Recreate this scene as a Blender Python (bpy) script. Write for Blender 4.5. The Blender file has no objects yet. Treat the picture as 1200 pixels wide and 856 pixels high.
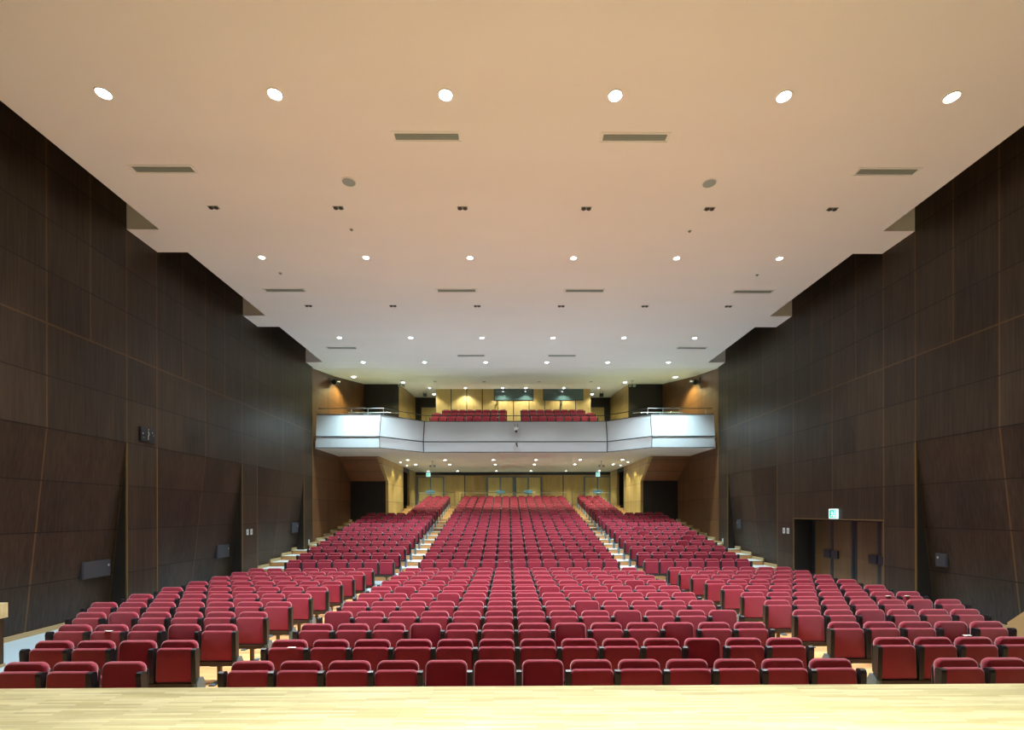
import bpy, math, random
from mathutils import Vector, Matrix
random.seed(7)
S = bpy.context.scene
C = S.collection
PI = math.pi

# ------------------------------------------------------------------ mesh helper
class MB:
    def __init__(self): self.v = []; self.f = []; self.m = []; self.mi = 0
    def add(self, vs, fs, M=None):
        o = len(self.v)
        if M is not None: vs = [tuple(M @ Vector(p)) for p in vs]
        self.v += [tuple(p) for p in vs]
        for f in fs:
            self.f.append(tuple(i + o for i in f)); self.m.append(self.mi)
        return self
    def box(self, x0, x1, y0, y1, z0, z1, M=None):
        x0, x1 = min(x0, x1), max(x0, x1); y0, y1 = min(y0, y1), max(y0, y1)
        return self.add([(x0,y0,z0),(x1,y0,z0),(x1,y1,z0),(x0,y1,z0),(x0,y0,z1),(x1,y0,z1),(x1,y1,z1),(x0,y1,z1)],
            [(0,3,2,1),(4,5,6,7),(0,1,5,4),(1,2,6,5),(2,3,7,6),(3,0,4,7)], M)
    def quad(self, a, b, c, d): return self.add([a,b,c,d], [(0,1,2,3)])
    def prism(self, pts, fn, a, b):
        # pts 2D ccw, fn(p, t) -> 3D
        n = len(pts)
        vs = [fn(p, a) for p in pts] + [fn(p, b) for p in pts]
        fs = [tuple(range(n))[::-1], tuple(range(n, 2*n))] + [(i, (i+1) % n, n+(i+1) % n, n+i) for i in range(n)]
        return self.add(vs, fs)
    def tube(self, p, q, r, n=10, r2=None):
        p = Vector(p); q = Vector(q); r2 = r if r2 is None else r2
        d = (q - p).normalized()
        u = d.orthogonal().normalized(); w = d.cross(u)
        vs = []
        for c, rr in ((p, r), (q, r2)):
            for i in range(n):
                a = 2*PI*i/n
                vs.append(tuple(c + u*math.cos(a)*rr + w*math.sin(a)*rr))
        fs = [tuple(range(n))[::-1], tuple(range(n, 2*n))] + [(i, (i+1) % n, n+(i+1) % n, n+i) for i in range(n)]
        return self.add(vs, fs)
    def pad(self, w, h, t, r, b, seg=4, M=None, rb=None):
        # rounded upright cushion: width x, height z from 0 to h, thickness y from 0 to t
        rb = r if rb is None else rb
        def ring(ins, y):
            out = []
            x1 = w/2 - ins; z0 = ins; z1 = h - ins
            for (cx, cz, a0, rr) in ((x1, z1, 0, r), (-x1, z1, 90, r), (-x1, z0, 180, rb), (x1, z0, 270, rb)):
                rr = max(rr - ins*0.6, 0.004)
                sx = 1 if cx > 0 else -1; sz = 1 if a0 < 180 else -1
                for k in range(seg + 1):
                    a = math.radians(a0 + 90.0*k/seg)
                    out.append((cx - sx*rr + rr*math.cos(a), y, cz - sz*rr + rr*math.sin(a)))
            return out
        rings = [ring(b, 0), ring(.32*b, .22*b), ring(0, b), ring(0, t-b), ring(b*.5, t)]
        n = len(rings[0]); vs = sum(rings, []); fs = [tuple(range(n))]
        for k in range(len(rings) - 1):
            for i in range(n):
                j = (i+1) % n
                fs.append((k*n+i, (k+1)*n+i, (k+1)*n+j, k*n+j))
        fs.append(tuple(range((len(rings)-1)*n, len(rings)*n))[::-1])
        return self.add(vs, fs, M)
    def mesh(self, name, mats, smooth=False):
        me = bpy.data.meshes.new(name)
        me.from_pydata(self.v, [], self.f)
        for m in (mats if isinstance(mats, (list, tuple)) else [mats]): me.materials.append(m)
        me.polygons.foreach_set('material_index', self.m)
        me.update()
        if smooth:
            me.polygons.foreach_set('use_smooth', [True]*len(me.polygons))
            me.set_sharp_from_angle(angle=math.radians(50))
        return me
    def build(self, name, mats, parent=None, smooth=False, loc=None):
        o = bpy.data.objects.new(name, self.mesh(name, mats, smooth)); C.objects.link(o)
        if parent: o.parent = parent
        if loc: o.location = loc
        return o
def tag(o, label=None, cat=None, group=None, kind=None):
    if label: o['label'] = label
    if cat: o['category'] = cat
    if group: o['group'] = group
    if kind: o['kind'] = kind
    return o
def thing(name, label, cat, loc=(0,0,0), group=None, rz=0):
    o = bpy.data.objects.new(name, None); C.objects.link(o)
    o.location = loc; o.rotation_euler = (0,0,rz); o.empty_display_size = .1
    return tag(o, label, cat, group)
def struct(o): o['kind'] = 'structure'; return o
KIDS = {}
def copy_tree(o, parent=None):
    c = o.copy(); C.objects.link(c)
    if parent: c.parent = parent
    for ch in o.children: copy_tree(ch, c)
    return c

# ------------------------------------------------------------------ materials
def principled(name, col, rough=.6, spec=.5, metal=0, coat=0, emit=None, es=0, sheen=0):
    m = bpy.data.materials.new(name); m.use_nodes = True
    b = m.node_tree.nodes['Principled BSDF']
    b.inputs['Base Color'].default_value = (*col, 1); b.inputs['Roughness'].default_value = rough
    b.inputs['Specular IOR Level'].default_value = spec; b.inputs['Metallic'].default_value = metal
    if coat: b.inputs['Coat Weight'].default_value = coat
    if sheen:
        b.inputs['Sheen Weight'].default_value = sheen; b.inputs['Sheen Roughness'].default_value = .45
        b.inputs['Sheen Tint'].default_value = (1, .75, .78, 1)
    if emit:
        b.inputs['Emission Color'].default_value = (*emit, 1); b.inputs['Emission Strength'].default_value = es
    return m
class NT:
    def __init__(s, m): s.m = m; s.t = m.node_tree; s.n = s.t.nodes; s.b = s.n['Principled BSDF']
    def new(s, typ, **kw):
        n = s.n.new(typ)
        for k, v in kw.items(): setattr(n, k, v)
        return n
    def link(s, a, b): s.t.links.new(a, b)
    def math(s, op, a, b=None, c=None):
        n = s.n.new('ShaderNodeMath'); n.operation = op
        for i, x in enumerate((a, b, c)):
            if x is None: continue
            if isinstance(x, (int, float)): n.inputs[i].default_value = x
            else: s.link(x, n.inputs[i])
        return n.outputs[0]
    def pos(s):
        tc = s.new('ShaderNodeTexCoord'); sp = s.new('ShaderNodeSeparateXYZ'); s.link(tc.outputs['Object'], sp.inputs[0])
        return tc.outputs['Object'], sp.outputs
    def noise(s, vec, scale, map_scale=(1,1,1), detail=3, rough=.5):
        mp = s.new('ShaderNodeMapping'); mp.inputs['Scale'].default_value = map_scale; s.link(vec, mp.inputs['Vector'])
        n = s.new('ShaderNodeTexNoise'); n.inputs['Scale'].default_value = scale; n.inputs['Detail'].default_value = detail
        n.inputs['Roughness'].default_value = rough
        s.link(mp.outputs[0], n.inputs['Vector']); return n.outputs[0]
    def ramp(s, fac, stops):
        r = s.new('ShaderNodeValToRGB'); e = r.color_ramp.elements
        while len(e) < len(stops): e.new(.5)
        for el, (p, c) in zip(e, stops): el.position = p; el.color = (*c, 1)
        s.link(fac, r.inputs[0]); return r.outputs[0]
    def mix(s, fac, a, b):
        n = s.new('ShaderNodeMix'); n.data_type = 'RGBA'
        if isinstance(fac, (int, float)): n.inputs[0].default_value = fac
        else: s.link(fac, n.inputs[0])
        for i, x in ((6, a), (7, b)):
            if isinstance(x, tuple): n.inputs[i].default_value = (*x, 1)
            else: s.link(x, n.inputs[i])
        return n.outputs[2]
    def band(s, v, period, origin, half):
        # 1 where v is within half of origin + k*period
        a = s.math('SUBTRACT', v, origin - period/2)
        a = s.math('FLOORED_MODULO', a, period)
        a = s.math('SUBTRACT', a, period/2); a = s.math('ABSOLUTE', a)
        return s.math('LESS_THAN', a, half)

# layout constants (metres; y = depth from the camera into the hall, floor z = 0)
W = 9.69
DA, DB, DCc, DD, DE, DF = 11.95, 12.97, 17.10, 18.12, 22.25, 23.2
BAY = 5.15
ZJ = 4.23      # top of the leaning lower panels
CZ = 9.44      # ceiling underside

def wood_panel(name, c0, c1, rough, joint_axis, period, origins, vcol, hcol, zp=1.06, z0=ZJ, vhalf=.018, hhalf=.012, grain=28, spec=.5, goldz=None):
    m = principled(name, c0, rough, spec); t = NT(m); vec, p = t.pos()
    ax = p[joint_axis]
    ms = (1, 1, .035)
    g = t.noise(vec, grain, ms, 4, .6)
    g2 = t.noise(vec, 3.0, (1, 1, .12), 2)
    # per-panel tone
    fl = t.new('ShaderNodeTexWhiteNoise', noise_dimensions='2D'); cb = t.new('ShaderNodeCombineXYZ')
    t.link(t.math('FLOOR', t.math('DIVIDE', t.math('SUBTRACT', ax, origins[0]), period/ max(1, len(origins)))), cb.inputs[0])
    t.link(t.math('FLOOR', t.math('DIVIDE', t.math('SUBTRACT', p[2], z0), zp)), cb.inputs[1])
    t.link(cb.outputs[0], fl.inputs['Vector'])
    f = t.math('ADD', t.math('MULTIPLY', g, .62), t.math('MULTIPLY', g2, .25))
    f = t.math('ADD', f, t.math('MULTIPLY', fl.outputs[0], .14))
    col = t.ramp(f, [(.36, c0), (.66, c1)])
    if vcol is not None:
        v = None
        for o in origins:
            b = t.band(ax, period, o, vhalf)
            if goldz and any(abs(o - DA - q) < .01 for q in (2.055, 4.12)): b = t.math('MULTIPLY', b, t.math('GREATER_THAN', p[2], goldz))
            v = b if v is None else t.math('MAXIMUM', v, b)
        col = t.mix(v, col, vcol)
    if hcol is not None:
        h = t.band(p[2], zp, z0, hhalf)
        col = t.mix(h, col, hcol)
    if goldz:
        col = t.mix(t.band(p[2], 40, goldz, .017), col, vcol)
    t.link(col, t.b.inputs['Base Color'])
    return m

M = {}
vor = [DA + k for k in (0, 1.02, 2.055, 3.09, 4.12)]
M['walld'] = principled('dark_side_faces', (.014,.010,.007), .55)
M['wall'] = wood_panel('walnut_wall_panels', (.0145,.0092,.0058), (.045,.030,.0185), .42, 1, BAY, vor, (.085,.048,.018), (.005,.003,.002), spec=.32, goldz=ZJ+2.12)
M['brown'] = wood_panel('brown_wall_panels', (.075,.028,.009), (.165,.072,.025), .42, 1, 4.0, [23.2, 25.4], (.03,.014,.006), (.03,.014,.006))
M['oak'] = wood_panel('oak_wall_panels', (.30,.19,.065), (.46,.32,.12), .4, 1, 2.1, [27.0], (.13,.08,.02), (.13,.08,.02))
M['oakb'] = wood_panel('oak_back_panels', (.26,.155,.05), (.42,.28,.095), .42, 0, 3.0, [-9.0], None, None)
M['booth'] = wood_panel('oak_booth_panels', (.38,.27,.09), (.54,.41,.17), .4, 0, 1.085, [0], (.015,.010,.006), None, vhalf=.03)
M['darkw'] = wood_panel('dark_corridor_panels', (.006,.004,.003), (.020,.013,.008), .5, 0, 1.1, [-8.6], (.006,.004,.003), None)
M['soffw'] = wood_panel('brown_sloped_panels', (.15,.050,.018), (.25,.095,.038), .45, 1, .9, [27.3], (.05,.02,.008), None)

def floor_mat(name, ca, cb, rough, plank=.11, length=1.6, coat=0, along_x=True):
    m = principled(name, ca, rough, .5, coat=coat); t = NT(m); vec, p = t.pos()
    br = t.new('ShaderNodeTexBrick'); mp = t.new('ShaderNodeMapping')
    if not along_x: mp.inputs['Rotation'].default_value = (0,0,PI/2)
    t.link(vec, mp.inputs['Vector']); t.link(mp.outputs[0], br.inputs['Vector'])
    br.inputs['Scale'].default_value = 1; br.inputs['Brick Width'].default_value = length; br.inputs['Row Height'].default_value = plank
    br.inputs['Mortar Size'].default_value = .0007; br.offset = .37; br.inputs['Bias'].default_value = 0
    br.inputs['Color1'].default_value = (*ca, 1); br.inputs['Color2'].default_value = (*cb, 1)
    br.inputs['Mortar'].default_value = (*[x*.45 for x in ca], 1)
    g = t.noise(vec, 9, (.12, 1, 1) if along_x else (1, .12, 1), 4, .6)
    gr = t.ramp(g, [(.3, (.80,.80,.78)), (.7, (1.12,1.12,1.1))])
    n = t.new('ShaderNodeMix'); n.data_type = 'RGBA'; n.blend_type = 'MULTIPLY'; n.inputs[0].default_value = 1
    t.link(br.outputs[0], n.inputs[6]); t.link(gr, n.inputs[7])
    t.link(n.outputs[2], t.b.inputs['Base Color'])
    return m, t, n.outputs[2], p, vec
M['stage'] = floor_mat('stage_boards', (.50,.44,.22), (.70,.64,.38), .3, .030, .5)[0]
m, t, col, p, vec = floor_mat('hall_floor', (.66,.37,.15), (.78,.47,.22), .35, .1, 1.2)
ms = t.math('GREATER_THAN', t.math('ABSOLUTE', p[0]), 8.3)
ms = t.math('MAXIMUM', ms, t.math('GREATER_THAN', p[1], 15.35))
t.link(t.mix(ms, col, (.34,.47,.54)), t.b.inputs['Base Color']); M['floor'] = m
M['tread'] = principled('pale_step_tread', (.50,.58,.60), .4)
M['riser'] = floor_mat('wooden_riser', (.62,.30,.10), (.70,.36,.14), .4, .08, 1.4)[0]
m = principled('ceiling_paint', (.80,.78,.76), .75, .3); t = NT(m); vec, p = t.pos()
t.link(t.ramp(t.noise(vec, .7, (.25, 1, 1), 2), [(.3, (.82,.765,.735)), (.7, (.85,.795,.765))]), t.b.inputs['Base Color']); M['ceil'] = m
M['soffit'] = principled('soffit_paint', (.78,.70,.60), .6, .3)
M['void'] = principled('dark_void', (.012,.012,.012), .9)
M['base'] = principled('pale_wood_baseboard', (.36,.27,.13), .45)
M['gold'] = principled('brass_edge', (.13,.08,.022), .45, .5)
# red fabric with weave
m = principled('red_seat_fabric', (.30,.014,.036), .75, .3, sheen=1.0); t = NT(m); vec, p = t.pos()
g = t.noise(vec, 3.2, (1,1,1), 3); g2 = t.noise(vec, 160, (1,1,1), 2)
t.link(t.ramp(t.math('ADD', t.math('MULTIPLY', g, .6), t.math('MULTIPLY', g2, .4)), [(.3, (.22,.009,.026)), (.7, (.31,.014,.042))]), t.b.inputs['Base Color'])
bp = t.new('ShaderNodeBump'); bp.inputs['Strength'].default_value = .12; bp.inputs['Distance'].default_value = .02
t.link(g, bp.inputs['Height']); t.link(bp.outputs[0], t.b.inputs['Normal']); M['red'] = m
M['black'] = principled('black_plastic', (.012,.014,.018), .38, .5)
M['frame'] = principled('dark_brown_frame', (.035,.022,.014), .5)
M['steel'] = principled('blue_grey_enamel', (.10,.17,.21), .35, .5)
M['leg'] = principled('bronze_leg', (.09,.06,.035), .45, .5, metal=.3)
M['white'] = principled('white_fascia', (.60,.65,.68), .35, .5)
M['seam'] = principled('dark_seam', (.05,.06,.065), .6)
M['rail'] = principled('dark_handrail', (.05,.05,.048), .3, .5, metal=.6)
M['chrome'] = principled('steel_rail', (.55,.57,.55), .25, .5, metal=.9)
M['lens'] = principled('lamp_lens', (1,1,1), .4, emit=(.86,.95,1), es=26)
M['lensbig'] = principled('large_lamp_lens', (1,1,1), .4, emit=(.86,.95,1), es=60)
M['ring'] = principled('white_trim_ring', (.80,.78,.74), .5)
M['grille'] = principled('grey_vent', (.22,.24,.20), .5)
M['grey'] = principled('grey_plastic', (.30,.33,.32), .5)
M['dgrey'] = principled('dark_grey_box', (.035,.038,.045), .5)
M['paper'] = principled('white_paper', (.8,.85,.78), .7)
M['switch'] = principled('white_switch', (.5,.53,.5), .4)
M['green'] = principled('exit_green', (.02,.38,.26), .5, emit=(.02,.55,.38), es=.8)
M['exitw'] = principled('exit_white', (.8,.9,.88), .5, emit=(.62,.95,.92), es=1.1)
M['glass'] = principled('booth_glass', (.045,.085,.09), .04, .8)
M['door'] = wood_panel('oak_door', (.34,.24,.08), (.48,.36,.14), .4, 0, 3, [-9], None, None)
M['doorr'] = wood_panel('brown_door', (.085,.042,.014), (.15,.078,.028), .42, 1, 3, [-9], None, None)
M['stile'] = principled('blue_grey_stile', (.10,.135,.16), .3, .6)
M['dstile'] = principled('dark_blue_stile', (.014,.018,.026), .35, .5)
M['plate'] = principled('blue_push_plate', (.10,.24,.34), .25, .6)
M['dplate'] = principled('dark_push_plate', (.012,.015,.022), .3, .6)

# ------------------------------------------------------------------ setting: floors
b = MB(); b.box(-10.4, 10.4, 4.0, 17.98, -.3, 0); struct(b.build('floor', M['floor']))
N_REAR, RP, RISE = 18, .962, .165
def row_y(i): return 17.04 + RP*(i-1)          # rear rows, i = 1..18
def row_z(i): return RISE*(i-1)
b = MB()
for i in range(2, N_REAR + 1):
    y0 = row_y(i) - .10; y1 = row_y(i+1) - .10 if i < N_REAR else 34.25
    hw = 10.2 if y0 < 29 else 7.52
    b.mi = 0
    z = row_z(i)
    b.quad((-hw,y0,z),(hw,y0,z),(hw,y1,z),(-hw,y1,z))
    b.mi = 1
    b.quad((-hw,y0,z-RISE-.02),(hw,y0,z-RISE-.02),(hw,y0,z-.012),(-hw,y0,z-.012))
    b.mi = 2
    b.box(-hw,hw,y0-.012,y0+.02,z-.022,z+.004)
zb = row_z(18) + .17
b.mi = 0; b.quad((-9.6,34.25,zb),(9.6,34.25,zb),(9.6,37.8,zb),(-9.6,37.8,zb))
b.mi = 1; b.quad((-7.52,34.25,zb-.2),(7.52,34.25,zb-.2),(7.52,34.25,zb),(-7.52,34.25,zb))
struct(b.build('floor_terrace', [M['tread'], M['riser'], M['base']]))

# stage: a deck 1.04 m high with side extensions
SE = 4.09
b = MB(); b.box(-10.3, 10.3, -10, SE, .80, 1.04); struct(b.build('floor_stage', M['stage']))
b = MB(); b.box(-10.3, 10.3, -10, SE-.06, 0, .80); struct(b.build('wall_stage_front', M['wall']))
t = thing('stage_extension', 'low side stage with dark panelled front and thick pale wood top at far left', 'stage', (-9.2, SE, 0))
b = MB(); b.box(-.46, .60, .012, 3.96, .80, 1.04); b.build('deck', M['stage'], t)
b = MB(); b.box(-.46, .57, .012, 3.92, 0, .80); b.build('side_panel', M['wall'], t)
b = MB(); b.box(-.46, .585, .012, 3.935, 0, .05); b.build('plinth', M['base'], t)
t = thing('stage_extension', 'side stage stairs with slanted pale wood side at far right', 'stage', (9.2, SE, 0))
b = MB(); b.box(-.60, .46, .012, 4.0, .80, 1.04); b.build('deck', M['stage'], t)
b = MB(); b.box(-.57, .46, .012, 3.96, 0, .80); b.build('side_panel', M['wall'], t)
b = MB(); b.prism([(4.0,0),(4.60,0),(4.60,.50),(4.0,1.04)], lambda p, s: (s, p[0], p[1]), -.60, -.52); b.build('stringer', M['base'], t)
b = MB()
for k, zt in enumerate((.78, .52, .26)): b.box(-.51, .46, 4.01+.2*k, 4.01+.2*(k+1), 0, zt)
b.build('stair', M['stage'], t)

# ------------------------------------------------------------------ side walls
LEAN = .46
def side_wall(sgn, name, recess=None):
    X = sgn*W; b = MB()
    y0, y1 = -10, DF
    b.quad((X,y0,ZJ),(X,y1,ZJ),(X,y1,12),(X,y0,12))
    segs = [(-10, 6.80, 1), (6.80, 7.82, 0), (7.82, DA, 1), (DA, DB, 0), (DB, DCc, 1), (DCc, DD, 0), (DD, DE, 1), (DE, DF, 0)]
    for a, c, tl in segs:
        if recess and abs(a - recess[0]) < .01:
            rz, rd = 2.27, .66
            b.quad((X,a,rz),(X,c,rz),(X,c,ZJ),(X,a,ZJ))
            Xr = X + sgn*rd
            b.mi = 1
            b.quad((Xr,a,0),(Xr,c,0),(Xr,c,rz),(Xr,a,rz))
            b.mi = 2
            b.quad((X,a,rz),(X,c,rz),(Xr,c,rz),(Xr,a,rz))
            for yy in (a, c): b.quad((X,yy,0),(Xr,yy,0),(Xr,yy,rz),(X,yy,rz))
            b.mi = 0
            continue
        Xb = X + (sgn*LEAN if tl else 0)
        b.quad((Xb,a,0),(Xb,c,0),(X,c,ZJ),(X,a,ZJ))
        if tl:
            b.mi = 2
            for yy in (a, c): b.add([(X,yy,0),(Xb,yy,0),(X,yy,ZJ)], [(0,1,2)])
            b.mi = 0
    o = struct(b.build(name, [M['wall'], M['doorr'], M['walld']]))
    return o
side_wall(-1, 'wall_left'); side_wall(1, 'wall_right', recess=(DB, DCc))
# brass edges on the pilasters, pale baseboards
n = 1
for sgn in (-1, 1):
    b = MB(); X = sgn*W
    for yy in (6.80, 7.82, DA, DB, DCc, DD, DE, DF):
        rec = sgn > 0 and yy in (DB, DCc)
        b.box(X-sgn*.006, X+sgn*.03, yy-.014, yy+.014, 0, 2.27 if rec else ZJ)
    if sgn > 0: b.box(X-.008, X+.03, DB, DCc, 2.255, 2.285)
    b.box(X-sgn*.006, X+sgn*.03, DF-.02, DF+.03, ZJ, CZ)
    struct(b.build('trim_%d' % n, M['gold'])); n += 1
for sgn, side in ((-1,'left'),(1,'right')):
    b = MB()
    for a, c, tl in [(SE+.02,6.80,1),(6.80,7.82,0),(7.82,DA,1),(DA,DB,0),(DB,DCc,1),(DCc,17.9,0)]:
        if sgn > 0 and a == DB: continue
        X = sgn*(W + (LEAN-.012 if tl else 0))
        b.box(X - sgn*.03, X + sgn*.01, a, c, 0, .10)
    for i in range(2, N_REAR + 1):
        ya = row_y(i) - .10; yb = row_y(i+1) - .10; z = row_z(i)
        if ya > 29: break
        lean = DD < (ya+yb)/2 < DE
        X = sgn*(W + (LEAN*(1 - z/ZJ) if lean else 0) + (.02 if ya > DF else 0))
        b.box(X - sgn*.05, X + sgn*.03, ya, min(yb, 29), z-.16, z + .12)
    struct(b.build('baseboard_'+side, M['base']))

# ------------------------------------------------------------------ ceiling
HI = 8.895
b = MB()
b.box(-HI, HI, -10, DF+.15, CZ, CZ+.85)
for a, c in ((6.80,7.82),(DA,DB+.03),(DCc+.06,DD+.06),(DE+.2,DF+.15)):
    for sgn in (-1, 1): b.box(sgn*HI, sgn*(W-.003), a, c, CZ, CZ+.85)
prof = [(DF+.15, CZ), (26.2, CZ+.42), (31.8, 10.90), (34.2, 11.14), (37.7, 11.40)]
for (ya, za), (yb, zb_) in zip(prof, prof[1:]):
    b.prism([(ya,za),(yb,zb_),(yb,zb_+.5),(ya,za+.5)], lambda p, s: (s, p[0], p[1]), -9.80, 9.80)
struct(b.build('ceiling', M['ceil']))
b = MB(); b.box(-9.8, 9.8, -10, DF+.2, 11.9, 12); struct(b.build('ceiling_void', M['void']))

# ------------------------------------------------------------------ rear: balcony, side walls beyond the dark panels
XB = 9.76; XI = 7.52; SZ = 5.63; BK = 37.6
for sgn, side in ((-1,'left'),(1,'right')):
    b = MB()
    b.box(sgn*XB, sgn*(XB+.2), DF, 32, -.2, 11.2)
    struct(b.build('wall_rear_'+side, M['brown']))
    b = MB(); b.box(sgn*XI, sgn*(XI+.15), 31.9, BK, SZ+.3, 11.3)
    struct(b.build('wall_upper_inner_'+side, M['oak']))
    b = MB(); b.box(sgn*(XI-.0), sgn*(XB-.01), 31.80, 31.9, SZ+.3, 11.2)
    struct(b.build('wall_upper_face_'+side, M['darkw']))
    b = MB()
    b.prism([(27,SZ),(29,4.38),(29,1.5),(33.2,2.4),(33.2,SZ)], lambda p, s: (s, p[0], p[1]), sgn*XI, sgn*(XI+.15))
    b.box(sgn*XI, sgn*(XI+.15), 35.2, BK, 2.4, SZ)
    struct(b.build('wall_lower_inner_'+side, M['oak']))
    b = MB(); b.box(sgn*(XI+.16), sgn*(XB-.01), 29, 29.1, .8, 4.38)
    b.box(sgn*(XI+1.2), sgn*(XI+1.3), 33.0, 35.4, 2.4, SZ)
    b.box(sgn*(XI+.15), sgn*(XI+1.3), 33.05, 33.15, 2.4, SZ); b.box(sgn*(XI+.15), sgn*(XI+1.3), 35.3, 35.4, 2.4, SZ)
    b.box(sgn*(XI+.01), sgn*(XI+.14), 33.21, 35.19, 5.35, SZ)
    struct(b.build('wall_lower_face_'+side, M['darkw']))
    b = MB(); b.prism([(27,SZ+.01),(29,4.38),(29,4.55),(27.2,SZ+.01)], lambda p, s: (s, p[0], p[1]), sgn*(XI+.16), sgn*(XB-.01))
    struct(b.build('ceiling_sloped_'+side, M['soffw']))
b = MB(); b.box(-9.7, 9.7, BK, BK+.15, 2.4, SZ); struct(b.build('wall_back_lower', M['oakb']))
b = MB(); b.box(-XI-.3, XI+.3, BK, BK+.15, SZ+.3, 11.6); struct(b.build('wall_back_upper', M['darkw']))
b = MB(); b.box(-7.5, 7.5, BK-.05, BK-.003, 5.40, SZ-.002); struct(b.build('trim_3', M['dstile']))

# balcony fascia (folded white panels) and slab
def fascia_path(off):
    return [(-9.60, 23.5-off), (-6.52-off*.4, 23.5-off), (-4.72-off*.4, 25.27-off), (4.72+off*.4, 25.27-off), (6.52+off*.4, 23.5-off), (9.60, 23.5-off)]
levels = [(7.24, 0.0), (6.17, .10), (5.63, .075)]
bal = thing('trim_5', None, None, (0, 25.27, 5.63)); struct(bal)
bal_off = Vector((0, 25.27, 5.63))
segs = []
for k in range(5):
    b = MB()
    P = [[Vector((fascia_path(o)[j][0], fascia_path(o)[j][1], z)) - bal_off for j in (k, k+1)] for z, o in levels]
    Q = [[Vector((fascia_path(-.12)[j][0], fascia_path(-.12)[j][1], z)) - bal_off for j in (k, k+1)] for z, o in levels]
    for i in range(2):
        b.quad(P[i+1][0], P[i+1][1], P[i][1], P[i][0])
    b.quad(P[0][0], P[0][1], Q[0][1], Q[0][0]); b.quad(Q[2][0], Q[2][1], P[2][1], P[2][0])
    b.quad(Q[0][0], Q[0][1], Q[2][1], Q[2][0])
    for j in (0, 1): b.add([P[0][j], P[1][j], P[2][j], Q[2][j], Q[0][j]], [(0,1,2,3,4)])
    b.build('fascia_panel', M['white'], bal)
# seams
b = MB()
pf = fascia_path(.105)
for (xa, ya), (xb_, yb_) in zip(pf, pf[1:]):
    b.tube(Vector((xa,ya,6.17))-bal_off, Vector((xb_,yb_,6.17))-bal_off, .022, 6)
for k in (1, 2, 3, 4):
    pts = [Vector((fascia_path(o+.006)[k][0], fascia_path(o+.006)[k][1], z)) - bal_off for z, o in levels]
    for q in range(2): b.tube(pts[q], pts[q+1], .014 if k in (1,4) else .026, 6)
for z, o in (levels[0], levels[2]):
    pf = fascia_path(o+.005)
    for (xa, ya), (xb_, yb_) in zip(pf, pf[1:]): b.tube(Vector((xa,ya,z))-bal_off, Vector((xb_,yb_,z))-bal_off, .02, 6)
b.build('seam', M['seam'], bal)
b = MB()
poly = [(x, y+.13) for x, y in fascia_path(0)]
b.prism([(-XB+.01, 23.63)] + poly[1:-1] + [(XB-.01, 23.63), (XB-.01, 27.0), (XI+.02, 27.0), (XI-.01, BK-.02), (-XI+.01, BK-.02), (-XI-.02, 27.0), (-XB+.01, 27.0)],
        lambda p, s: (p[0], p[1], s), SZ, SZ+.35)
struct(b.build('ceiling_soffit', M['soffit']))
# balcony floor steps
b = MB()
b.prism(poly[:] + [(9.7, 31.8), (-9.7, 31.8)], lambda p, s: (p[0], p[1], s), SZ+.36, 6.15)
for ya, z in ((29.2, 7.05), (30.3, 7.78), (31.55, 8.22), (32.45, 8.62)):
    b.box(-7.45, 7.45, ya, 37.5, z-.75, z)
struct(b.build('floor_balcony', M['tread']))
# projection booth
bo = thing('projection_booth', 'oak panelled control booth at back of the balcony with two dark windows', 'booth', (0, 33.9, 8.62))
b = MB(); b.box(-5.4, 5.4, 0, 1.6, 0, 2.75); b.build('wall_panel', M['booth'], bo)
for wx0, wx1 in ((-1.33, 1.36), (2.10, 4.83)):
    b = MB(); b.box(wx0-.04, wx1+.04, -.03, -.004, 1.68, 2.50); f = b.build('window_frame', M['dstile'], bo)
    b = MB(); b.box(wx0, wx1, -.045, -.031, 1.71, 2.47); b.build('window_pane', M['glass'], f)
for px in (-1.16, 3.35):
    b = MB(); b.box(px-.03, px+.03, -.12, -.005, 1.38, 1.60); b.box(px-.012, px+.012, -.06, -.005, 1.60, 1.68); b.build('spotlight', M['black'], bo)

# rear double doors (lower level)
FZ = zb
def double_door(n, cx, y, w, z0, h, face, leafm, stm, plm, facing_y=True, ps=1):
    # facing_y: door in plane y=const looking to -y ; otherwise in plane x=const looking to -x
    def T(bx):  # (u along, v out, z)
        return bx
    d = bpy.data.objects.new('door_%d' % n, None); C.objects.link(d); struct(d)
    d.location = (cx, y, z0)
    if not facing_y: d.rotation_euler = (0, 0, -PI/2)
    for s in (-1, 1):
        b = MB(); b.box(min(s*.07, s*(w/2-.1)), max(s*.07, s*(w/2-.1)), -.045, -.004, .01, h-.08)
        lf = b.build('door_leaf', leafm, d)
        b = MB(); b.box(min(s*.02, s*.34), max(s*.02, s*.34), -.11, -.05, .98, 1.24); b.build('push_plate', plm, lf)
    b = MB()
    for x0, x1 in ((-w/2-.05, -w/2+.08), (w/2-.08, w/2+.05), (-.065, .065)): b.box(x0, x1, -.05 if x0 < -.1 or x0 > .1 else -.048, -.003, .01, h)
    b.box(-w/2-.05, w/2+.05, -.052, -.002, h-.07, h)
    b.build('door_frame', stm, d)
    return d
for k, px in enumerate((-6.37, -.985, 1.17, 6.52)):
    double_door(k+1, px, BK, 2.05, FZ, 2.3, None, M['door'], M['stile'], M['plate'])
# joints in the wood between doors
b = MB()
for px in (-3.73, 3.87): b.box(px-.035, px+.035, BK-.02, BK-.002, FZ, 5.4)
struct(b.build('trim_4', M['dstile']))
# right side exit doors in the recess
for k, yy in enumerate((15.97, 13.93)):
    double_door(5+k, W+.66, yy, 1.98, 0, 2.27, None, M['doorr'], M['dstile'], M['dplate'], False)
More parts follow.
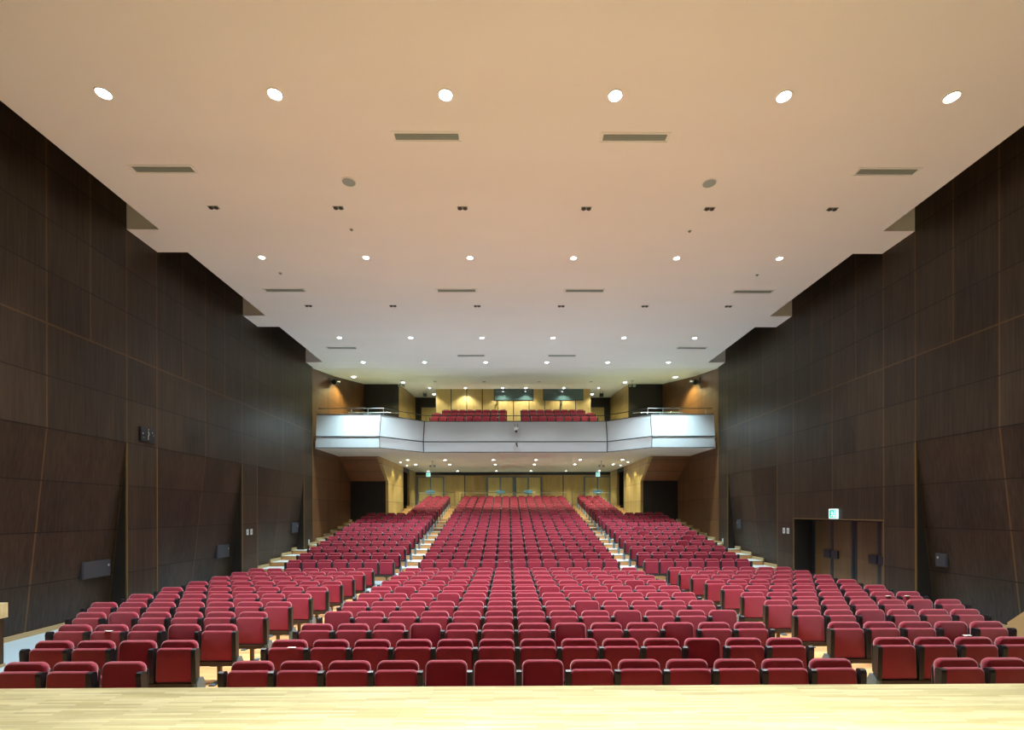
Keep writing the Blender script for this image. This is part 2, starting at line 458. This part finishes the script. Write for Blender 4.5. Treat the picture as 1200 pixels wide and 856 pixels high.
# upper corridor doors
for k, px in enumerate((-6.3, 6.3)):
    d = bpy.data.objects.new('door_%d' % (7+k), None); C.objects.link(d); struct(d); d.location = (px, BK, 8.62)
    b = MB(); b.box(-.75, .75, -.04, -.004, 0, 2.0); b.build('door_leaf', M['door'], d)
    b = MB(); b.box(-.85, -.751, -.05, -.003, 0, 2.1); b.box(.751, .85, -.05, -.003, 0, 2.1); b.box(-.85, .85, -.05, -.003, 2.001, 2.1); b.build('door_frame', M['dstile'], d)

# ------------------------------------------------------------------ seats
def seat_meshes(seg):
    Mx = {}
    back = Matrix.Translation((0, .088, .40)) @ Matrix.Rotation(math.radians(-3), 4, 'X')
    b = MB(); b.pad(.462, .448, .075, .075, .024, seg, back, .02); Mx['back'] = b
    b = MB(); b.pad(.455, .40, .03, .06, .010, max(2, seg-2), Matrix.Translation((0, .165, .37)) @ Matrix.Rotation(math.radians(-3), 4, 'X'), .02); Mx['shell'] = b
    b = MB(); b.pad(.478, .435, .06, .058, .022, seg, Matrix.Translation((0, .022, .33)) @ Matrix.Rotation(math.radians(-3), 4, 'X'), .012); Mx['up'] = b
    b = MB(); b.pad(.472, .45, .105, .055, .03, seg, Matrix.Translation((0, .12, .36)) @ Matrix.Rotation(math.radians(84), 4, 'X'), .012); Mx['down'] = b
    b = MB(); prof = [(.0,.33),(.075,.33),(.078,.74),(.06,.765),(.02,.772),(-.005,.76),(-.015,.73),(-.008,.60)]
    b.prism(prof, lambda p, s: (s, p[0], p[1]), -.03, .03); Mx['arm'] = b
    b = MB(); b.box(-.27, .27, .0, .10, .262, .322); b.box(-.23, .23, .10, .22, .27, .31); Mx['rail'] = b
    b = MB(); b.box(-.025, .025, .08, .13, .02, .264); b.box(-.08, .08, .07, .14, .235, .2645); Mx['leg'] = b
    b = MB(); b.box(-.04, .04, -.10, .30, 0, .022); Mx['foot'] = b
    b = MB(); b.prism([(.0,.05),(.17,.05),(.17,.30),(.12,.38),(.04,.38),(0,.32)], lambda p, s: (s, p[0], p[1]), -.035, .035); Mx['panel'] = b
    return Mx
HM = seat_meshes(5)
ME = {'back': HM['back'].mesh('backrest', M['red'], True), 'shell': HM['shell'].mesh('back_shell', M['black'], True),
      'up': HM['up'].mesh('seat_cushion', M['red'], True), 'down': HM['down'].mesh('seat_cushion_lowered', M['red'], True),
      'arm': HM['arm'].mesh('armrest', M['black']), 'rail': HM['rail'].mesh('seat_frame', M['frame']),
      'leg': HM['leg'].mesh('leg', M['leg']), 'foot': HM['foot'].mesh('foot', M['steel']), 'panel': HM['panel'].mesh('end_panel', M['steel'])}
def part(name, me, parent, x=0, z=0, y=0):
    o = bpy.data.objects.new(name, me); C.objects.link(o); o.parent = parent; o.location = (x, y, z); return o
PITCH = .54
def make_seat(x, y, z, label, group, lowered=False, left_arm=True, right_arm=False, end=0):
    t = bpy.data.objects.new('auditorium_seat', None); C.objects.link(t); t.location = (x, y, z); t.empty_display_size = .1
    tag(t, label, 'seat', group)
    part('backrest', ME['back'], t); part('back_shell', ME['shell'], t)
    part('seat_cushion', ME['down' if lowered else 'up'], t)
    if left_arm: part('armrest', ME['arm'], t, -PITCH/2)
    if right_arm: part('armrest', ME['arm'], t, PITCH/2)
    part('seat_frame', ME['rail'], t)
    l = part('leg', ME['leg'], t); part('foot', ME['foot'], l)
    if end: part('end_panel', ME['panel'], t, end*(PITCH/2+.012), -.0)
    return t
ORD = ['zeroth','first','second','third','fourth','fifth','sixth','seventh','eighth','ninth','tenth','eleventh','twelfth','thirteenth']
XC = [(-6 + k)*PITCH for k in range(13)]
def side_x(sgn, k): return sgn*(4.395 + PITCH/2 + k*PITCH)     # k counted from the aisle
front_y = [5.31 + .914*k for k in range(11)]
side_n = [3, 4, 5, 6, 7, 7, 7, 7, 7, 7, 7]
low_c = {1: {5,6,7}, 2: {11}, 3: {4,8,11}, 4: {1,10,13}, 5: {9}, 6: {4}, 7: {2,8}, 8: {12}, 9: {3}}
low_l = {1: {1}, 2: {2}, 3: {2}, 4: {5}}       # counted from the aisle
low_r = {3: {4}, 5: {6}, 4: {3}}
def mark(low): return 'lowered' if low else 'folded'
def place_row(r, y, z, word, n_side, zone):
    for k, x in enumerate(XC):
        low = zone == 'front' and (k+1) in low_c.get(r, ())
        pos = 'in the middle' if k == 6 else (ORD[k+1] + ' from left aisle' if k < 6 else ORD[13-k] + ' from right aisle')
        make_seat(x, y, z, 'red %s seat %s of centre block, %s' % (mark(low), pos, word), 'red seats of the centre block', low, True, k == 12)
    for sgn, side, lows in ((-1,'left',low_l), (1,'right',low_r)):
        for k in range(n_side):
            low = zone == 'front' and (k+1) in lows.get(r, ())
            x = side_x(sgn, k)
            make_seat(x, y, z, 'red %s seat %s from aisle in %s block, %s' % (mark(low), ORD[k+1], side, word), 'red seats of the %s block' % side,
                      low, sgn > 0 or k == n_side-1 , sgn < 0 or k == n_side-1, (-sgn if k == 0 else 0))
for r in range(1, 12):
    word = 'front row' if r == 1 else ('last row before cross aisle' if r == 11 else ORD[r] + ' row from the stage')
    place_row(r, front_y[r-1], 0, word, side_n[r-1], 'front')
place_row(1, row_y(1), 0, 'first row behind cross aisle', 7, 'rear')

# the remaining rear seats as one object
LM = seat_meshes(3)
b = MB()
def stuff_seat(x, y, z, lowered=False, ra=False, la=True, end=0):
    for key, mi, dx in (('back',0,0),('down' if lowered else 'up',0,0),('rail',2,0),('leg',2,0)) + ((('arm',1,-PITCH/2),) if la else ()) + ((('arm',1,PITCH/2),) if ra else ()) + ((('panel',3,end*(PITCH/2+.012)),) if end else ()):
        src = LM[key]; b.mi = mi
        b.add([(px+x+dx, py+y, pz+z) for px, py, pz in src.v], src.f)
for i in range(2, 19):
    y = row_y(i); z = row_z(i)
    for k, x in enumerate(XC): stuff_seat(x, y, z, random.random() < .03, k == 12)
    ns = 7 if i <= 11 else 3
    for sgn in (-1, 1):
        for k in range(ns):
            stuff_seat(side_x(sgn, k), y, z, random.random() < .03, sgn < 0 or k == ns-1, sgn > 0 or k == ns-1, (-sgn if k == 0 else 0))
o = b.build('auditorium_seat', [M['red'], M['black'], M['frame'], M['steel']], smooth=True)
tag(o, 'rows of small red folding seats climbing the rake behind the first rear row', 'seat', kind='stuff')

# balcony seats
for rw, (y, z, n, rword) in enumerate(((30.9, 7.78, 9, 'front'), (31.9, 8.22, 9, 'middle'), (32.75, 8.62, 8, 'back'))):
    for sgn, side in ((-1,'left'),(1,'right')):
        for k in range(n):
            x = sgn*(.475 + PITCH/2 + k*PITCH)
            make_seat(x, y, z, 'red balcony seat %s from centre gap, %s row %s of the gap' % (ORD[k+1], rword, side), 'red seats on the balcony', False, sgn > 0 or k == n-1, sgn < 0 or k == n-1)

# ------------------------------------------------------------------ paper slips on seats
for x, y, z, lab in ((side_x(-1,3)+.03, front_y[2]+.04, .770, 'small white paper slip on red seat of third row, left block'),
                     (XC[0]+.07, front_y[1]+.035, .770, 'small white paper slip on second row seat beside left aisle, centre block'),
                     (side_x(1,2)-.05, front_y[1]+.165, .856, 'white paper slip lying on backrest top in second row, right block'),
                     (side_x(1,5)+.05, front_y[5]+.035, .770, 'white paper slip on sixth row seat of right block, nearer the aisle'),
                     (side_x(1,6)-.10, front_y[5]+.035, .770, 'white paper slip on outermost sixth row seat of right block'),
                     (XC[5]+.08, row_y(1)+.035, .770, 'white paper slip on centre seat just behind the cross aisle')):
    b = MB(); b.box(-.05, .05, -.012, .03, 0, .004); b.box(-.035, .03, -.018, -.0125, .001, .008)
    tag(b.build('paper_slip', M['paper'], loc=(x, y, z)), lab, 'paper', 'paper slips on seats')

# ------------------------------------------------------------------ ceiling fixtures
def disc(mb, r, z0, z1, n=24, x=0, y=0): mb.tube((x, y, z0), (x, y, z1), r, n)
def ringm(mb, r0, r1, z0, z1, n=28):
    vs = []
    for r, z in ((r0, z0), (r1, z0), (r1, z1), (r0, z1)):
        vs += [(r*math.cos(2*PI*i/n), r*math.sin(2*PI*i/n), z) for i in range(n)]
    fs = []
    for k in range(4):
        k2 = (k+1) % 4
        for i in range(n):
            j = (i+1) % n; fs.append((k*n+i, k*n+j, k2*n+j, k2*n+i))
    mb.add(vs, fs)
LCOL = (.93, .97, 1.0)
def make_down(name, r, lensm, watts, label, group, spot=102, blend=1, col=LCOL, tilt=None):
    t = thing(name, label, 'ceiling light', (0,0,0), group)
    b = MB(); ringm(b, r*.90, r*1.08, -.012, 0); b.build('trim_ring', M['ring'], t, True)
    b = MB(); disc(b, r*.88, -.006, -.001); b.build('lens', lensm, t)
    if watts:
        ld = bpy.data.lights.new(name+'_bulb', 'SPOT'); ld.energy = watts; ld.spot_size = math.radians(spot); ld.spot_blend = blend
        ld.color = col; ld.shadow_soft_size = r*.8
        lo = bpy.data.objects.new('bulb', ld); C.objects.link(lo); lo.parent = t; lo.location = (0, 0, -.03)
    return t
POSX = [-7.05, -4.23, -1.41, 1.41, 4.23, 7.05]
PW = ['leftmost', 'second from left', 'left of centre', 'right of centre', 'second from right', 'rightmost']
rows = [('A', 8.08, .118, 'lensbig', 2500, 'large glaring downlight nearest the stage'),
        ('C', 13.24, .085, 'lens', 1700, 'round downlight in second lit row'),
        ('E', 19.30, .09, 'lens', 1500, 'small round downlight in third lit row'),
        ('F', 22.45, .095, 'lens', 1200, 'small round downlight in row just before the balcony')]
for code, y, r, lm, wt, lab in rows:
    for k, x in enumerate(POSX):
        t = make_down('recessed_downlight', r, M[lm], wt, '%s, %s' % (lab, PW[k]), 'downlights in the main ceiling')
        t.location = (x, y, CZ)
        if code == 'F' and k in (0, 5):
            bl = [c for c in t.children if c.type == 'LIGHT'][0].data; bl.energy = 3200; bl.color = (.70, .94, 1)
# adjustable unlit double spots (rows B and D)
for y, lab in ((11.08, 'first dark row'), (16.33, 'second dark row')):
    for k, x in enumerate(POSX):
        t = thing('adjustable_spotlight', 'tiny unlit black adjustable twin spotlight in ceiling, %s, %s' % (lab, PW[k]), 'spotlight', (x, y, CZ), 'unlit spotlights in the ceiling')
        b = MB(); b.box(-.115, .115, -.055, .055, -.008, 0); b.build('housing', M['grille'], t)
        for s in (-1, 1):
            b = MB(); disc(b, .045, -.03, -.008, 14, x=s*.058); b.build('lamp_head', M['frame'], t)
# vents
for x, y, lab in ((-1.87-.0, 8.98, 'left of centre nearest the stage'), (1.97, 8.98, 'right of centre nearest the stage'), (-7.32, 9.86, 'beside left edge near the stage'), (7.35, 9.86, 'beside right edge near the stage'),
               (-7.32, 15.2, 'far left in middle of ceiling'), (-1.98, 15.2, 'centre left in middle of ceiling'), (2.02, 15.2, 'centre right in middle of ceiling'), (7.33, 15.25, 'far right in middle of ceiling'),
               (-7.37, 20.5, 'far left towards the balcony'), (-2.01, 21.5, 'centre left towards the balcony'), (2.01, 21.5, 'centre right towards the balcony'), (7.4, 20.5, 'far right towards the balcony')):
    t = thing('ceiling_vent', 'long narrow grey slot vent, %s' % lab, 'vent', (x, y, CZ), 'slot vents in the ceiling')
    b = MB()
    for s in (-1, 1):
        b.box(-.64, .64, s*.115-.012, s*.115+.012, -.012, 0); b.box(s*.64-.012, s*.64+.012, -.103, .103, -.012, 0)
    b.build('frame', M['ring'], t)
    b = MB(); b.box(-.585, .585, -.07, .075, -.006, -.001)
    b.build('backing', M['grille'], t)
    b = MB()
    for q in range(4): b.box(-.585, .585, -.055+q*.034, -.047+q*.034, -.011, -.0065)
    b.build('louvre', M['grey'], t)
# speakers and sensors in ceiling
for x, lab in ((-3.71-.0, 'left'), (4.07-.2, 'right')):
    t = thing('ceiling_speaker', 'round grey flush speaker in ceiling on the %s' % lab, 'speaker', (x, 10.22, CZ), 'flush ceiling speakers')
    b = MB(); disc(b, .135, -.008, 0, 28); b.build('grille', M['grey'], t)
    b = MB(); ringm(b, .136, .155, -.012, 0); b.build('rim', M['ring'], t)
for x, y, lab in ((-4.2, 11.92, 'left, behind first dark spotlights'), (4.1, 11.95, 'right, behind first dark spotlights'), (-6.95, 14.1, 'far left, behind second downlights'), (6.9, 14.15, 'far right, behind second downlights')):
    t = thing('smoke_detector', 'tiny grey ceiling detector, %s' % lab, 'detector', (x, y, CZ), 'ceiling detectors')
    b = MB(); disc(b, .06, -.012, 0, 16); b.build('base', M['ring'], t)
    b = MB(); b.tube((0,0,-.012), (0,0,-.04), .045, 16, .025); b.build('head', M['grille'], t)
# sloping balcony ceiling downlights
def cz_at(y):
    for (ya, za), (yb, zb_) in zip(prof, prof[1:]):
        if ya <= y <= yb: return za + (zb_-za)*(y-ya)/(yb-ya)
    return CZ
warm = (1, 1, .50)
for sgn, side in ((-1,'left'),(1,'right')):
    for x, y, wt, lab in ((8.80, 26.6, 1050, 'beside the %s brown wall'), (6.9, 30.2, 320, 'beyond the first on the %s'), (5.85, 36.0, 120, 'over the %s upper corridor')):
        t = make_down('recessed_downlight', .12, M['lens'], wt, 'small downlight above balcony ' + lab % side, 'downlights above the balcony', 136, .4, warm)
        t.location = (sgn*x, y, cz_at(y) - .012)
for x, sx in ((-4.8,'outer left'), (-1.83,'inner left'), (1.5,'inner right'), (4.66,'outer right')):  # dark oval fixtures; their bulbs are added to brighten the balcony seats
    t = make_down('angled_spotlight', .11, M['grille'], 170, 'dark oval ceiling fixture with added light, above front of balcony, %s' % sx, 'dark oval spotlights above the balcony', 100, .6, (1, .97, .85))
    t.location = (x, 29.5, cz_at(29.5)-.03)
    [c for c in t.children if c.type == 'LIGHT'][0].rotation_euler = (math.radians(34), 0, 0)
for x in (-5.75, -3.30, -.75, .85, 3.45, 5.85):
    t = make_down('recessed_downlight', .08, M['lens'], 240, 'tiny downlight in front of booth, %s' % ('%s of centre' % ('left' if x < 0 else 'right') if abs(x) < 1 else ('%s one' % ('outer left' if x < -5 else 'inner left' if x < 0 else 'inner right' if x < 5 else 'outer right'))),
                  'downlights in front of the booth', 120, .5, (1, .95, .72))
    t.location = (x, 33.35, cz_at(33.35) - .012)
# under-balcony downlights
ub = [(28.9, [-6.35, -4.12, -1.25, 1.28, 3.90, 6.42], 'front row'), (31.6, [-6.38, -4.17, -1.22, 1.33, 3.95, 6.46], 'middle row'), (36.55, [-6.38, -4.17, -1.25, 1.33, 3.98, 6.48], 'back row')]
for y, xs, lab in ub:
    for k, x in enumerate(xs):
        t = make_down('recessed_downlight', .10, M['lens'], 560 if y < 30 else (430 if y < 36 else 300), 'small downlight under the balcony, %s, %s' % (lab, PW[k]), 'downlights under the balcony', 116 if y < 36 else 88, .7, (.96, 1, .76))
        t.location = (x, y, SZ)
# wall washers against the inner oak walls
for sgn, side in ((-1,'left'),(1,'right')):
    for y in (30.2, 32.2):
        t = make_down('recessed_downlight', .07, M['lens'], 110, 'tiny wall washing downlight under balcony by %s oak wall, %s' % (side, 'nearer' if y < 31 else 'farther'), 'downlights under the balcony', 90, .5, (.98, 1, .55))
        t.location = (sgn*(XI-.45), y, SZ)

# ------------------------------------------------------------------ ceiling-hung devices
def hung_camera(x, y, z, lab):
    t = thing('hanging_speaker', lab, 'speaker', (x, y, z), 'bracket speakers hanging from ceilings')
    b = MB(); b.tube((0,0,0), (0,0,-.23), .018, 8); b.tube((0,0,-.001), (0,0,-.02), .07, 12); b.build('bracket', M['grey'], t)
    for s in (-1, 1):
        b = MB(); b.box(s*.12-.07, s*.12+.07, -.08, .08, -.36, -.24); b.box(min(0,s*.08), max(0,s*.08), -.012, .012, -.24, -.22); b.build('speaker_box', M['grey'], t)
    return t
hung_camera(-6.72, 29.0, cz_at(29.0), 'twin grey speaker hanging above the left of the balcony')
hung_camera(7.05, 29.0, cz_at(29.0), 'twin grey speaker hanging above the right of the balcony')
hung_camera(-4.98, 29.6, SZ, 'twin grey speaker hanging under the balcony, left')
hung_camera(5.30, 29.6, SZ, 'twin grey speaker hanging under the balcony, right')
for sgn, side in ((-1,'left'),(1,'right')):
    t = thing('hanging_sign', 'small dark box hanging before the %s upper corridor' % side, 'box', (sgn*6.35, 35.0, cz_at(35.0)), 'dark boxes hanging in upper corridors')
    b = MB(); b.tube((-.1,0,0), (-.1,0,-.12), .012, 6); b.tube((.1,0,0), (.1,0,-.12), .012, 6); b.build('hanger', M['dstile'], t)
    b = MB(); b.box(-.14, .14, -.04, .04, -.36, -.12); b.build('housing', M['dgrey'], t)
    t = thing('wall_projector_lamp', 'dark wall spotlight high on the %s brown wall above balcony' % side, 'spotlight', (sgn*(XB-.002), 25.7, 9.45), 'wall spotlights above the balcony')
    b = MB(); b.box(-.02 if sgn > 0 else 0, 0 if sgn > 0 else .02, -.12, .12, -.15, .15); b.build('mounting_plate', M['black'], t)
    b = MB(); b.tube((-sgn*.02,0,0), (-sgn*.30,0,-.05), .03, 8); b.tube((-sgn*.30,-.25,-.12), (-sgn*.34,.22,.02), .13, 14); b.build('lamp_head', M['black'], t)
# device on the balcony front
t = thing('fascia_camera', 'small white and dark grey camera fixed at middle of balcony front', 'camera', (.03, 25.06, 6.95), None)
b = MB()
for s in (-1, 1): b.box(s*.07-.03, s*.07+.03, -.10, .06, -.09, .12)
b.build('bracket', M['grey'], t)
b = MB(); b.tube((0,-.14,-.09), (0,-.14,-.24), .11, 18); b.build('housing', M['ring'], t, True)
b = MB(); b.tube((0,-.14,-.245), (0,-.14,-.36), .085, 18, .03); b.build('dome', M['dgrey'], t, True)
t = thing('fascia_hook', 'small dark grey bracket low on middle of balcony front', 'bracket', (.05, 25.03, 6.02), None)
b = MB(); b.tube((0,.05,.02), (0,-.10,.02), .07, 12); b.build('mount', M['grey'], t)
b = MB(); b.tube((0,-.10,.02), (.05,-.14,-.16), .035, 10); b.build('arm', M['dgrey'], t)

# ------------------------------------------------------------------ railings
def railing(name, label, pts, posts, h, z, group, mid=False, ins=0, mat='rail', pm='chrome', rr=.02):
    o = Vector((pts[0][0], pts[0][1], z)); t = thing(name, label, 'railing', tuple(o), group)
    b = MB()
    for (xa, ya), (xb_, yb_) in zip(pts, pts[1:]):
        b.tube(Vector((xa, ya, z+h))-o, Vector((xb_, yb_, z+h))-o, rr, 8)
    b.build('handrail', M[mat], t)
    if mid:
        b = MB()
        for (xa, ya), (xb_, yb_) in zip(pts, pts[1:]):
            b.tube(Vector((xa, ya, z+h*.55))-o, Vector((xb_, yb_, z+h*.55))-o, .014, 8)
        b.build('middle_rail', M[pm], t)
    for px, py in posts:
        b = MB(); b.tube(Vector((px, py, z))-o, Vector((px, py, z+h-.026))-o, .018, 8); b.build('post', M[pm], t)
    return t
p0 = [(-9.6, 23.72), (-6.45, 23.72), (-4.68, 25.5), (4.68, 25.5), (6.45, 23.72), (9.6, 23.72)]
railing('balcony_railing', 'dark handrail on thin steel posts along the balcony front', p0,
        [(-9.3,23.72),(-8.0,23.72),(-7.2,23.72),(-6.45,23.72),(-4.68,25.5),(-2.55,25.5),(-.85,25.5),(.85,25.5),(2.55,25.5),(4.68,25.5),(6.45,23.72),(7.2,23.72),(8.0,23.72),(9.3,23.72)], .34, 7.24, None)
for sgn, side in ((-1,'left'),(1,'right')):
    railing('balcony_railing', 'short bright steel rail on balcony corner, %s side' % side, [(sgn*8.3, 24.1), (sgn*6.2, 24.1), (sgn*5.85, 23.95+.3)],
            [(sgn*8.3,24.1), (sgn*7.2,24.1)], .26, 7.2, 'short steel rails at the balcony corners', mat='chrome', rr=.013)
RZ = FZ
for xs, posts, lab in (((-6.75, -4.1), (-6.7, -4.15), 'left block'), ((-3.75, 3.75), (-3.7, 0, 3.7), 'centre block'), ((4.1, 6.75), (4.15, 6.7), 'right block')):
    railing('standing_rail', 'thin pale rail behind the last row of the %s' % lab, [(xs[0], 34.45), (xs[1], 34.45)], [(px, 34.45) for px in posts], .93, RZ, 'rails behind the last rows', mat='chrome')

# ------------------------------------------------------------------ wall furniture
def exit_sign(name, label, loc, w, h, rz, group):
    t = thing(name, label, 'exit sign', loc, group, rz)
    b = MB(); b.box(-w/2, w/2, -.06, 0, 0, h); b.build('housing', M['exitw'], t)
    b = MB(); b.box(-w/2+.03, w/2-.03, -.064, -.0605, .03, h-.03)
    g = b.build('face', M['green'], t)
    # running figure and doorway
    b = MB(); k = h/.30; y0, y1 = -.069, -.0645
    def seg(ax, az, bx, bz, r): b.tube((ax*k, (y0+y1)/2, az*k), (bx*k, (y0+y1)/2, bz*k), r*k, 6)
    seg(-.02,.225,-.018,.232,.022); seg(-.02,.20,.0,.13,.018); seg(0,.13,-.045,.10,.012); seg(-.045,.10,-.06,.06,.011); seg(0,.13,.04,.10,.012); seg(.04,.10,.03,.055,.011)
    seg(-.02,.19,-.06,.165,.010); seg(-.02,.19,.03,.165,.010)
    b.box(.07*k, .11*k, y0, y1, .05*k, .25*k)
    b.build('pictogram', M['exitw'], t)
    return t
exit_sign('exit_sign', 'green and white running figure exit sign above right wall doors', (W-.003, 14.93, 2.29), .36, .30, -PI/2, None)
for x, side in ((-6.53, 'left'), (6.55, 'right')):
    exit_sign('exit_sign', 'small green exit sign above the rear %s doors' % side, (x, BK-.06, 5.28), .30, .30, 0, 'exit signs at the rear')
for sgn, side in ((-1,'left'),(1,'right')):
    X = sgn*(W-.003)
    t = thing('light_switch', 'pair of white switch plates on %s wall pilaster' % side, 'switch', (X, 17.55, 1.72), 'switch plates on pilasters')
    for dy in (-.13, .13):
        b = MB(); b.box(min(0,-sgn*.015), max(0,-sgn*.015), dy-.065, dy+.065, 0, .20); pl = b.build('plate', M['switch'], t)
        b = MB(); b.box(min(-sgn*.016,-sgn*.024), max(-sgn*.016,-sgn*.024), dy-.025, dy+.025, .05, .15); b.build('rocker', M['grey'], pl)
    t = thing('wall_socket', 'single small white plate low on last %s pilaster' % side, 'socket', (X, 22.75, 1.02), 'small plates on the last pilasters')
    b = MB(); b.box(min(0,-sgn*.015), max(0,-sgn*.015), -.06, .06, 0, .24); pl = b.build('plate', M['switch'], t)
def wall_box(sgn, y, z, w, h, label):
    lean_x = W + LEAN*(1 - (z+h/2)/ZJ)
    t = thing('wall_speaker', label, 'speaker', (sgn*lean_x, y, z), 'dark boxes on the side walls')
    th = math.atan(LEAN/ZJ)
    b = MB(); b.box(min(sgn*.05, -sgn*.04), max(sgn*.05, -sgn*.04), -w/2, w/2, 0, h); b.build('cabinet', M['dgrey'], t)
    b = MB(); b.box(min(-sgn*.041, -sgn*.05), max(-sgn*.041, -sgn*.05), -w/2+.02, w/2-.02, .02, h-.02); b.build('front_cover', M['dgrey'], t)
    b = MB(); b.box(min(-sgn*.051, -sgn*.056), max(-sgn*.051, -sgn*.056), w/2-.09, w/2-.05, h*.6, h*.6+.05); b.build('badge', M['grey'], t)
wall_box(-1, 11.42, 1.00, .78, .40, 'dark flat box on the left wall nearest the stage')
wall_box(-1, 16.45, 1.00, .70, .44, 'dark flat box on left wall before the cross aisle')
wall_box(-1, 21.8, 1.62, .65, .46, 'dark flat box on the left wall farthest from stage')
wall_box(1, 11.55, 1.18, .30, .32, 'small dark box on the right wall near the stage')
wall_box(1, 21.6, 1.75, .40, .42, 'small dark box on right wall past the exit doors')
# black number-board on the left pilaster
t = thing('wall_display', 'small black display board with pale marks high on left pilaster', 'display', (-W+.002, 12.58, 4.24+.10), None)
b = MB(); b.box(0, .04, -.25, .25, 0, .36); b.build('housing', M['black'], t)
b = MB(); b.box(.041, .048, -.235, .235, .015, .345); b.build('screen', M['black'], t)
b = MB()
def sg(a, z, c, z2, r): b.tube((.052, a, z*.88), (.052, c, z2*.88), r*.8, 6)
sg(.02,.37,.01,.34,.012); sg(.0,.30,.03,.22,.016); sg(.03,.22,.0,.16,.013); sg(0,.16,.0,.06,.010)
sg(-.18,.24,-.18,.20,.018); sg(-.15,.12,-.14,.10,.010); sg(.15,.30,.14,.27,.010); sg(.19,.22,.18,.20,.008)
b.build('mark', M['grey'], t)

# ------------------------------------------------------------------ lights of the stage and hall
def area(name, loc, rot, sx, sy, e, col, spread=180):
    ld = bpy.data.lights.new(name, 'AREA'); ld.shape = 'RECTANGLE'; ld.size = sx; ld.size_y = sy; ld.energy = e; ld.color = col
    ld.spread = math.radians(spread)
    o = bpy.data.objects.new(name, ld); C.objects.link(o); o.location = loc; o.rotation_euler = [math.radians(a) for a in rot]; return o
area('stage_batten_light', (0.9, -.2, 8.6), (0, 0, 0), 6.5, 1.0, 1050, (1, 1, .92), 64)

w = bpy.data.worlds.new('dim_backstage'); S.world = w; w.use_nodes = True
w.node_tree.nodes['Background'].inputs[0].default_value = (.9, .85, .8, 1); w.node_tree.nodes['Background'].inputs[1].default_value = .02

# ------------------------------------------------------------------ camera
cd = bpy.data.cameras.new('camera'); cam = bpy.data.objects.new('camera', cd); C.objects.link(cam)
cd.sensor_fit = 'HORIZONTAL'; cd.sensor_width = 36; cd.lens = 570/1200*36
cd.shift_x = 0; cd.shift_y = (601-428)/1200
cam.location = (-.385, 0, 2.5)
cam.rotation_euler = (Matrix.Rotation(math.radians(-.45), 4, 'Z') @ Matrix.Rotation(math.radians(90), 4, 'X') @ Matrix.Rotation(math.radians(-.12), 4, 'Z')).to_euler()
cd.clip_end = 200; cd.clip_start = .05
S.camera = cam
S.view_settings.view_transform = 'Standard'; S.view_settings.look = 'None'; S.view_settings.gamma = 1
S.view_settings.use_curve_mapping = False; S.view_settings.exposure = .03
S.cycles.use_denoising = True
S.cycles.max_bounces = 8; S.cycles.diffuse_bounces = 5
try: S.cycles.sample_clamp_indirect = 6
except Exception: pass
